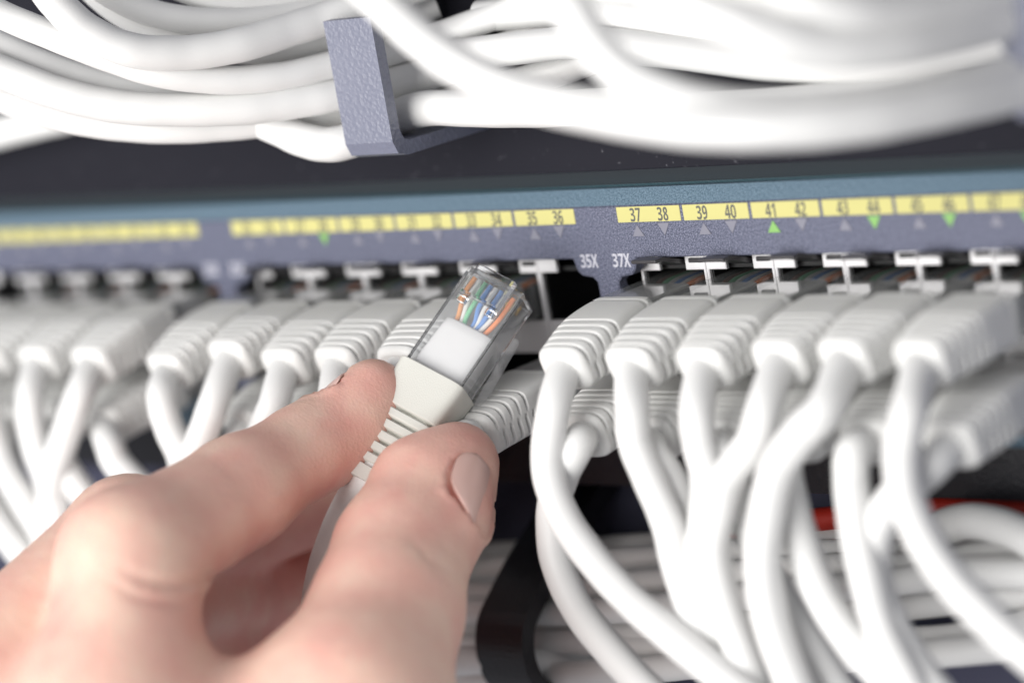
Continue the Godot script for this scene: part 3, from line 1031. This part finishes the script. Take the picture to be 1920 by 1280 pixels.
	patch_cable(-9, true, 1, "lower row blurred cable at the left picture edge", "lower row of plugged cables", [Vector3(-132.9, 4.9, 30.7), Vector3(-130.3, -0.8, 32.1), Vector3(-124.6, -7.4, 33.8), Vector3(-120.9, -14.4, 34.3), Vector3(-124.8, -41, 33.7)], 1.1, 2.75, 0.74)
	loose_cable("bundled_cable", "white cable in the ring with the second lowest place, long smooth curve", "cables gathered in the upper ring", [Vector3(-82.7, 84.4, 65.2), Vector3(-76.3, 79.3, 59.2), Vector3(-69.7, 74.6, 54.4), Vector3(-63.9, 70.9, 48.6), Vector3(-58, 68.5, 42.4), Vector3(-49.6, 66.2, 32.5), Vector3(-44.4, 65.5, 25.1), Vector3(-39.8, 65.2, 18.2), Vector3(-33.8, 65.3, 8.5), Vector3(-23.1, 67.1, 0.9), Vector3(-9.8, 69.7, -3.8), Vector3(4.7, 73, -9.7)], 2.85, M.white_pvc)
	loose_cable("bundled_cable", "white cable curving just above it with a dark shadow line below", "cables gathered in the upper ring", [Vector3(-75, 94.3, 66.5), Vector3(-70.8, 89, 61.3), Vector3(-65.1, 83.9, 55.9), Vector3(-60.1, 79, 49.9), Vector3(-55, 74.7, 43.6), Vector3(-49.3, 71.5, 35), Vector3(-44.2, 70.2, 26.5), Vector3(-40.1, 70.3, 18.5), Vector3(-34.5, 70.5, 9.1), Vector3(-25.1, 72.4, 2.7), Vector3(-13.7, 74.9, -1.5), Vector3(-2.5, 77.8, -5.7)], 2.4, M.white_pvc)
	loose_cable("bundled_cable", "fat white cable looping down from the top edge into the ring", "cables gathered in the upper ring", [Vector3(-62.2, 95.7, 59.9), Vector3(-60.9, 89.5, 57.5), Vector3(-58.5, 83.9, 54.1), Vector3(-54.5, 79.5, 48.8), Vector3(-50.3, 77.4, 41.2), Vector3(-45.9, 76.9, 33.2), Vector3(-42.9, 77.5, 24.7), Vector3(-39.7, 78.2, 17.4), Vector3(-33.1, 79.8, 8.1), Vector3(-25.1, 82.3, 0)], 2.9, M.white_pvc)
	loose_cable("bundled_cable", "thin white cable partly hidden between two larger curves at left", "cables gathered in the upper ring", [Vector3(-84.6, 88.5, 60.3), Vector3(-79.4, 83.3, 55.5), Vector3(-73.5, 77.9, 50.1), Vector3(-67.7, 73.7, 44.4), Vector3(-61.2, 70, 36.6), Vector3(-54.7, 67.5, 27.1), Vector3(-48.7, 66.6, 19.1), Vector3(-43.3, 66.7, 12.7), Vector3(-36.6, 67.5, 4.9), Vector3(-24.4, 69.3, -1.3)], 2.4, M.white_pvc)
	loose_cable("bundled_cable", "shaded white cable at the back of the curving upper bundle", "cables gathered in the upper ring", [Vector3(-73.2, 92.5, 41.8), Vector3(-68.6, 85.1, 38.1), Vector3(-62.6, 80.1, 33.9), Vector3(-57.3, 76.4, 28.6), Vector3(-51.3, 74, 22.3), Vector3(-46, 73.9, 14.7), Vector3(-40.6, 74.2, 6.9), Vector3(-32.5, 76.3, -1.2)], 2.3, M.white_pvc)
	loose_cable("bundled_cable", "bright white cable crossing behind the top of the bundle", "cables gathered in the upper ring", [Vector3(-66.5, 91.7, 45.5), Vector3(-62.1, 85.8, 40.2), Vector3(-57.6, 82.2, 34.2), Vector3(-52.5, 79.9, 26), Vector3(-47.3, 79.3, 17.2), Vector3(-41.9, 79.6, 9.4), Vector3(-36.6, 80.7, 1.4)], 2.3, M.white_pvc)
	loose_cable("bundled_cable", "topmost white cable only showing its lower side", "cables gathered in the upper ring", [Vector3(-62.5, 89.1, 32.8), Vector3(-56.5, 84.3, 27.2), Vector3(-51.3, 81.9, 20.2), Vector3(-46, 81.2, 12.7), Vector3(-40.6, 81.6, 4.9)], 2.4, M.white_pvc)
	loose_cable("bundled_cable", "white overexposed cable under the others, flat along the bundle's bottom", "cables gathered in the upper ring", [Vector3(-85.7, 74.3, 52.5), Vector3(-78.9, 69.8, 47.5), Vector3(-72.2, 66.7, 42.1), Vector3(-64.1, 64.2, 35.4), Vector3(-57.5, 62.9, 28.1), Vector3(-50.8, 62.1, 20.8), Vector3(-44, 61.5, 13.3), Vector3(-36.6, 60.3, 5.4), Vector3(-24.4, 60.6, 1), Vector3(-9.8, 63.3, -2.1), Vector3(5.9, 67.1, -6.5), Vector3(21.3, 71.6, -10.8)], 2.75, M.white_pvc)
	loose_cable("bundled_cable", "white cable sagging into a bulge just left of the ring", "cables gathered in the upper ring", [Vector3(-106.6, 79.9, 46.8), Vector3(-97.4, 74.9, 42.4), Vector3(-84, 69.9, 36.9), Vector3(-70.7, 67.2, 30.9), Vector3(-58.9, 65.2, 26.1), Vector3(-52.1, 61.5, 23.5), Vector3(-45.9, 58.6, 22.7), Vector3(-41, 57.3, 21.3), Vector3(-37.1, 57.8, 17.6), Vector3(-33.1, 59.7, 13.4), Vector3(-25.7, 61, 13.1), Vector3(-12.3, 60.6, 14.8), Vector3(-2.5, 59.4, 11.6), Vector3(11, 58.4, 7.7), Vector3(25.6, 56.3, 3.2), Vector3(45.4, 55.4, -2.4), Vector3(77.5, 56.6, -4.6)], 3.0, M.white_pvc)
	loose_cable("bundled_cable", "blurred white cable entering from the left edge under the bundle", "cables gathered in the upper ring", [Vector3(-169.5, 57.8, 8.1), Vector3(-153.8, 59.8, 6.9), Vector3(-138.3, 61.5, 6), Vector3(-124.5, 62.9, 6.8), Vector3(-109.4, 64.5, 6.4), Vector3(-94.6, 65.3, 6.4), Vector3(-80.1, 66.1, 6.6)], 3.1, M.white_pvc)
	loose_cable("bundled_cable", "lowest cable crossing behind the blurred loops right of the ring", "cables gathered in the upper ring", [Vector3(-27.7, 68.2, 6.2), Vector3(-11.7, 68.7, 5.2), Vector3(2, 68.3, 2.3), Vector3(18.7, 64.9, -1), Vector3(34.3, 61.7, -3.6), Vector3(53.3, 60.5, -4.1), Vector3(80.2, 63.4, -2)], 2.75, M.white_pvc)
	loose_cable("bundled_cable", "second cable behind the blurred loops near the top edge", "cables gathered in the upper ring", [Vector3(-22.4, 73.9, -0.2), Vector3(-5.8, 73.4, -1.5), Vector3(10.4, 71.3, -2), Vector3(29.4, 67, -4.5), Vector3(50.8, 65.4, -3.1), Vector3(80.2, 67.2, -3)], 2.75, M.white_pvc)
	loose_cable("bundled_cable", "third cable behind the blurred loops along the top edge", "cables gathered in the upper ring", [Vector3(-15, 78.6, -1.3), Vector3(5.2, 76, -2.7), Vector3(25.6, 72.5, -3.9), Vector3(50.8, 69.8, -4.3), Vector3(80.2, 71.8, -4.2)], 2.75, M.white_pvc)
	loose_cable("bundled_cable", "near white cable running diagonally past the ring's top, then low to the right edge", "blurred cables in front of the upper ring", [Vector3(-20.9, 128.3, 46.4), Vector3(-9.4, 110.2, 54.5), Vector3(6.3, 93, 61.2), Vector3(13.8, 86.1, 61.6), Vector3(21.2, 79.7, 62), Vector3(29.2, 74.9, 62.9), Vector3(38.9, 70.7, 63.3), Vector3(53.9, 67.7, 65.5), Vector3(68.1, 64.4, 62.9), Vector3(79.2, 62.4, 57.5), Vector3(87.7, 61.1, 48.5), Vector3(93.5, 60.4, 36.5), Vector3(97.3, 59.9, 22), Vector3(103.6, 60.7, 7.7)], 3.0, M.white_pvc)
	loose_cable("bundled_cable", "near white cable making the left side of the big blurred loop", "blurred cables in front of the upper ring", [Vector3(21.4, 124.9, 36), Vector3(33.1, 106.6, 49.5), Vector3(45.7, 89.1, 61.8), Vector3(51.8, 82.9, 63.4), Vector3(56.3, 76, 63.9), Vector3(61.9, 70.5, 62.9), Vector3(69.7, 66.3, 59.6), Vector3(77.3, 63.7, 53.3), Vector3(84.8, 62.3, 44), Vector3(90.7, 61.7, 31.8), Vector3(96.2, 61.7, 17)], 3.0, M.white_pvc)
	loose_cable("bundled_cable", "near white cable arching along the inside of the big blurred loop", "blurred cables in front of the upper ring", [Vector3(36.2, 123, 36.7), Vector3(48.1, 105, 49.9), Vector3(60.8, 87.5, 59.4), Vector3(69.3, 80.5, 59), Vector3(77.6, 75.7, 56.8), Vector3(84.5, 71.6, 50.1), Vector3(90.3, 69.8, 39.7), Vector3(94, 69.4, 25.3), Vector3(96.8, 69.5, 11.6)], 3.1, M.white_pvc)
	loose_cable("bundled_cable", "near white cable cut by the top right corner", "blurred cables in front of the upper ring", [Vector3(46.8, 121.2, 33), Vector3(60.2, 101.6, 45.2), Vector3(73.1, 84.9, 54.3), Vector3(80.8, 80.2, 52.6), Vector3(87.2, 76, 46.4), Vector3(91.9, 73.8, 34.4), Vector3(95.6, 73.1, 20), Vector3(97.9, 73.6, 9.5)], 3.0, M.white_pvc)
	loose_cable("crossing_cable", "rearmost cable of the low bundle, just under the red cable", "cables crossing low behind the hanging ones", [Vector3(-90.9, -30.8, -9.8), Vector3(-67.9, -28, -9.7), Vector3(-49.5, -25, -9.2), Vector3(-31.9, -23.4, -8.4), Vector3(-15.3, -22, -9.6), Vector3(1.5, -20.7, -9.4), Vector3(17.3, -19.8, -9.8), Vector3(36.1, -18.3, -8.1), Vector3(52.7, -17.4, -8.4), Vector3(68.1, -15.9, -9.6), Vector3(82.4, -13.7, -8.7)], 2.3, M.white_pvc)
	loose_cable("crossing_cable", "rear cable of the low bundle seen between its two upper cables", "cables crossing low behind the hanging ones", [Vector3(-88.7, -31.3, -7.3), Vector3(-67.5, -29.6, -8.8), Vector3(-48.7, -27.6, -7.7), Vector3(-32.9, -27.1, -8.6), Vector3(-15.7, -26.5, -8.8), Vector3(2.2, -25.5, -7.3), Vector3(17.5, -24.2, -8.4), Vector3(35.6, -22.4, -7.9), Vector3(52.9, -20.4, -7.3), Vector3(68.5, -19.1, -8.2), Vector3(82, -18.7, -8.1)], 2.3, M.white_pvc)
	loose_cable("crossing_cable", "rear cable of the low bundle seen below its second front cable", "cables crossing low behind the hanging ones", [Vector3(-90.1, -36.8, -7.4), Vector3(-67.9, -34.7, -7.9), Vector3(-48.8, -31.2, -6.7), Vector3(-32, -29.8, -6.9), Vector3(-15, -28.9, -7.3), Vector3(1.3, -28.6, -7.6), Vector3(17.5, -27.1, -7.6), Vector3(35.3, -25.6, -7.4), Vector3(53, -22.8, -6.5), Vector3(69, -20.7, -6.9), Vector3(82, -20, -7.8)], 2.3, M.white_pvc)
	loose_cable("crossing_cable", "rear cable of the low bundle behind the middle front cable", "cables crossing low behind the hanging ones", [Vector3(-91.9, -39.5, -8.5), Vector3(-68.6, -38.4, -7.8), Vector3(-51.5, -37.1, -8.3), Vector3(-34.4, -36, -8.1), Vector3(-16.3, -34.1, -7.6), Vector3(0.9, -32.7, -7.1), Vector3(17.3, -30.1, -7.1), Vector3(34.3, -27.5, -8.4), Vector3(51.8, -26.1, -7.4), Vector3(68.3, -24.2, -7.1), Vector3(81.7, -23.4, -7.4)], 2.3, M.white_pvc)
	loose_cable("crossing_cable", "rear cable of the low bundle near the bottom edge behind the others", "cables crossing low behind the hanging ones", [Vector3(-92.4, -48.7, -6.6), Vector3(-70, -47.7, -6.7), Vector3(-50.6, -45.3, -5.1), Vector3(-35.2, -44, -7), Vector3(-17.1, -41.2, -6.7), Vector3(0.1, -39.8, -6.3), Vector3(16, -38, -6.8), Vector3(34.1, -36.9, -6.2), Vector3(50.7, -34.7, -6.9), Vector3(67.3, -32.1, -6.7), Vector3(81.1, -30, -6.7)], 2.3, M.white_pvc)
	loose_cable("crossing_cable", "uppermost cable of the low bundle through the black ring", "cables crossing low behind the hanging ones", [Vector3(-83.2, -29.6, -2), Vector3(-59.7, -26.8, -1), Vector3(-43.1, -24.7, -1.9), Vector3(-26.6, -23.3, -2.2), Vector3(-9.3, -21.6, -2), Vector3(7.2, -19.9, -2.2), Vector3(23, -19, -2.2), Vector3(40.9, -18.2, -1.2), Vector3(56.8, -17.9, -2), Vector3(72.5, -15.7, -2.5), Vector3(85.9, -14.6, -2.6)], 2.3, M.white_pvc)
	loose_cable("crossing_cable", "second cable of the low bundle through the black ring", "cables crossing low behind the hanging ones", [Vector3(-77.5, -29.1, 3.7), Vector3(-57.3, -28.6, 2.1), Vector3(-39.4, -27.8, 3.1), Vector3(-23.1, -26.3, 2.8), Vector3(-5.5, -23.9, 3.3), Vector3(11.1, -21.8, 3.5), Vector3(25.9, -20.4, 2.2), Vector3(44.2, -18.5, 3.7), Vector3(60.5, -18.4, 3.8), Vector3(75.9, -17.2, 3.3), Vector3(89, -16.4, 3.3)], 2.3, M.white_pvc)
	loose_cable("crossing_cable", "middle grey cable of the low bundle, dark gap above it at right", "cables crossing low behind the hanging ones", [Vector3(-74.2, -32.1, 8.1), Vector3(-52, -30.3, 8.4), Vector3(-34.6, -28.8, 8.8), Vector3(-20.1, -28.9, 7.1), Vector3(-1.6, -26.5, 8.9), Vector3(13.3, -24.7, 7.1), Vector3(29.1, -22.5, 7.3), Vector3(47.1, -19.9, 8.3), Vector3(62.9, -17.8, 7.3), Vector3(78.9, -16.9, 8.1), Vector3(92.4, -15.6, 8.9)], 2.3, M.white_pvc)
	loose_cable("crossing_cable", "fourth grey cable of the low bundle behind the hanging cables", "cables crossing low behind the hanging ones", [Vector3(-80.1, -36.4, 3), Vector3(-58.2, -35.7, 3), Vector3(-40.9, -34.8, 3.2), Vector3(-23.3, -33.5, 4.6), Vector3(-6.7, -32.5, 4.1), Vector3(9.2, -31, 3.4), Vector3(25.4, -28.4, 3.7), Vector3(43.5, -25.6, 4.5), Vector3(59.8, -23.2, 4.1), Vector3(75, -21.6, 3.1), Vector3(88.8, -20.5, 4)], 2.3, M.white_pvc)
	loose_cable("crossing_cable", "fifth grey cable of the low bundle near the bottom edge", "cables crossing low behind the hanging ones", [Vector3(-77.8, -39.5, 6.2), Vector3(-56.2, -37.5, 5.7), Vector3(-38.9, -36.5, 6), Vector3(-21.7, -34.3, 6.7), Vector3(-6.3, -34.7, 5.2), Vector3(10.5, -33.5, 5.8), Vector3(26, -32.9, 5.6), Vector3(43.6, -30.6, 6), Vector3(59.5, -29, 5.2), Vector3(76.4, -24.9, 6.2), Vector3(89.6, -23.2, 6)], 2.3, M.white_pvc)
	loose_cable("crossing_cable", "lowest cable of the low bundle at the bottom edge", "cables crossing low behind the hanging ones", [Vector3(-75.1, -42.2, 9.7), Vector3(-55.3, -43.1, 8.1), Vector3(-38.1, -42.1, 8.4), Vector3(-20.3, -39.3, 9.7), Vector3(-3.3, -37.3, 9.6), Vector3(13.2, -34.9, 9.7), Vector3(27.7, -33.7, 8.3), Vector3(45.2, -32, 8.7), Vector3(62.4, -29.5, 9.8), Vector3(77.1, -27.6, 8), Vector3(91.3, -23.7, 9.1)], 2.3, M.white_pvc)
	loose_cable("crossing_cable", "pale cable lit at its end below the black ring", "cables crossing low behind the hanging ones", [Vector3(-45.7, -37.2, 20), Vector3(-36.8, -35.1, 18), Vector3(-29.3, -35.8, 14), Vector3(-24, -38.7, 8), Vector3(-17.4, -44.9, 0)], 2.6, M.white_pvc)
	loose_cable("coiled_cable", "cable coiled in an arch at the right below the red cable", "cables crossing low behind the hanging ones", [Vector3(44.7, -22.9, -2), Vector3(52.6, -14.8, 0), Vector3(61.6, -11, 2), Vector3(70.6, -11.1, 4), Vector3(78.1, -13.5, 6), Vector3(84.5, -19.9, 6)], 2.9, M.white_pvc)
	loose_cable("red_cable", "red cable running behind the hanging white ones at right", "", [Vector3(-9.2, -19.5, -10), Vector3(8.5, -18.3, -10), Vector3(23.4, -16.2, -10), Vector3(39.8, -14.1, -10), Vector3(55.6, -12.5, -10), Vector3(68.4, -12.7, -10), Vector3(79.6, -15.1, -10)], 2.3, M.red_plastic)
	var held := Transform3D(Basis(Vector3(0.8829, -0.4582, -0.1030), Vector3(0.2463, 0.6386, -0.7290), Vector3(0.3998, 0.6183, 0.6767)), Vector3(-19.7, 18.2, 28.7))
	build_held(held, [Vector3(-33.9, 0.1, 39.6), Vector3(-37, -6.9, 43), Vector3(-37.6, -13.2, 46.6), Vector3(-35.3, -19.7, 51.7), Vector3(-30.4, -28.3, 57.8), Vector3(-22.2, -41.4, 64.8)])
	var hand := thing("hand", "bare hand pinching the clear plug between index finger and thumb", "hand", Vector3(-16.7, -17.2, 81))
	bone(Vector3(-28.3, 18.7, 35.1), Vector3(-29.7, 15, 40.2), 5.0, 6.0, 3.0)
	bone(Vector3(-29.7, 15, 40.2), Vector3(-31.8, 12.1, 48.4), 6.0, 7.4, 3.0)
	bone(Vector3(-31.8, 12.1, 48.4), Vector3(-32.1, 9.8, 64.5), 7.4, 8.7, 3.0)
	bone(Vector3(-32.1, 9.8, 64.5), Vector3(-30.8, 6.7, 90.5), 8.7, 10.6, 3.0)
	bone(Vector3(-30.8, 6.7, 90.5), Vector3(-22.6, -18.3, 109), 10.6, 13.8, 5)
	bone(Vector3(-27.5, 16, 35), Vector3(-29.5, 10.3, 39.8), 3.7, 4.2, 6)
	bone(Vector3(-51.6, -11.6, 111.8), Vector3(-49.1, 4.2, 74.7), 12.3, 10.1, 4)
	bone(Vector3(-49.1, 4.2, 74.7), Vector3(-62.7, -6.1, 40.1), 10.1, 8.1, 3)
	bone(Vector3(-62.7, -6.1, 40.1), Vector3(-54.3, -4, 12.4), 7.7, 7.5, 1.5)
	bone(Vector3(-62.9, -23.2, 104.4), Vector3(-58.8, -10, 62.5), 11.8, 9.9, 3)
	bone(Vector3(-58.8, -10, 62.5), Vector3(-67.9, -20.1, 34.7), 9.9, 7.5, 2)
	bone(Vector3(-67.9, -19.2, 34.5), Vector3(-61, -21.9, 17.7), 7.8, 7.2, 1)
	bone(Vector3(-70.8, -42.6, 89.1), Vector3(-65.3, -25.4, 50.4), 10.5, 9.0, 3)
	bone(Vector3(-65.3, -25.4, 50.4), Vector3(-70.1, -33.5, 32), 9.0, 6.6, 2)
	bone(Vector3(-70.1, -33.5, 32), Vector3(-67.3, -36.8, 19.2), 6.6, 5.9, 1)
	bone(Vector3(-12.4, 6.8, 34.7), Vector3(-13.2, 3.9, 41.7), 5.8, 8.9, 3.0)
	bone(Vector3(-13.2, 3.9, 41.7), Vector3(-10.8, -3.2, 52.4), 8.9, 10.7, 3.0)
	bone(Vector3(-10.8, -3.2, 52.4), Vector3(-6.4, -9.7, 62.6), 10.7, 11.3, 3.0)
	bone(Vector3(-6.4, -9.7, 62.6), Vector3(-1.3, -19.5, 78.5), 11.3, 13.9, 5)
	bone(Vector3(-1.3, -19.5, 78.5), Vector3(-2, -44.9, 105.2), 13.9, 17.3, 8)
	bone(Vector3(-10.1, 5.9, 36.9), Vector3(-8.6, 0.5, 42.5), 5.2, 6.8, 6)
	bone(Vector3(-30.8, -18.2, 105.4), Vector3(-8.7, -26.1, 84.3), 12.9, 12.3, 11)
	bone(Vector3(-51, -30, 116.1), Vector3(-14.3, -39.7, 98.6), 15.6, 17.7, 14)
	bone(Vector3(-42.7, -31.9, 95), Vector3(-34.3, -58.1, 115), 16.8, 24.4, 14)
	bone(Vector3(-28.8, -37.5, 76.7), Vector3(-29, -46.2, 100), 12.7, 18.1, 14)
	bone(Vector3(-34.3, -58.1, 115), Vector3(-27.8, -94, 146.2), 24.4, 22.6, 10)
	bone(Vector3(-2, -44.9, 105.2), Vector3(-19.9, -68.5, 125.3), 17.3, 20.5, 14)
	nail("thumb_nail", Vector3(-0.7, 0, 45.6) - hand.position / MM, Vector3(-0.2887, 0.4743, -0.8316), Vector3(0.9181, -0.1092, -0.3810), 12.5, 12.0, 7.6, hand)
	nail("index_nail", Vector3(-36.8, 16.4, 43.2) - hand.position / MM, Vector3(0.5482, 0.5776, -0.6049), Vector3(-0.7028, 0.7102, 0.0412), 9.5, 10.0, 6.5, hand)
	for i in bones.size():
		bones[i][0] -= hand.position / MM
		bones[i][1] -= hand.position / MM
	var skin := hand_mesh()
	dress_hand(skin, [[Vector3(-21, 20.7, 37.5) - hand.position / MM, 7, 0.6], [Vector3(-2.2, 5.5, 40.9) - hand.position / MM, 9, 0.5], [Vector3(-10.1, 12.9, 36.5) - hand.position / MM, 5, 0.25], [Vector3(-32, 6.1, 109.8) - hand.position / MM, 7, 0.55], [Vector3(-22.8, 2.4, 64.8) - hand.position / MM, 8, 0.3], [Vector3(-25.7, 7, 48.3) - hand.position / MM, 8, 0.4], [Vector3(-27.6, -0.5, 72.8) - hand.position / MM, 7, 0.4], [Vector3(-7.9, 2.6, 60.7) - hand.position / MM, 10, 0.25], [Vector3(-55.9, -18.2, 34.3) - hand.position / MM, 22, 1.0]], [[Vector3(2.2, -3.4, 57.2) - hand.position / MM, Vector3(0.5967, -0.7166, -0.3611), Vector3(-0.4482, -0.6709, 0.5908), 7, 0.45, 0.2], [Vector3(2.9, -5.4, 57) - hand.position / MM, Vector3(0.5730, -0.7500, -0.3304), Vector3(-0.4781, -0.6333, 0.6085), 6, 0.4, 0.18], [Vector3(1.1, -1.8, 57.8) - hand.position / MM, Vector3(0.6206, -0.6783, -0.3933), Vector3(-0.4144, -0.7096, 0.5699), 5, 0.4, 0.15], [Vector3(2.2, -2.5, 54.1) - hand.position / MM, Vector3(0.5273, -0.8043, -0.2739), Vector3(-0.5281, -0.5628, 0.6359), 4, 0.4, 0.13], [Vector3(-21.3, 3, 88.2) - hand.position / MM, Vector3(0.7446, -0.2347, -0.6249), Vector3(-0.0502, -0.9532, 0.2982), 10, 0.8, 0.7], [Vector3(-20.7, 2.6, 94.7) - hand.position / MM, Vector3(0.7317, -0.3570, -0.5807), Vector3(-0.1469, -0.9144, 0.3772), 8, 0.6, 0.4]])  # the widest, strongest spot reddens the curled fingers
	put("skin", skin, M.skin, hand)
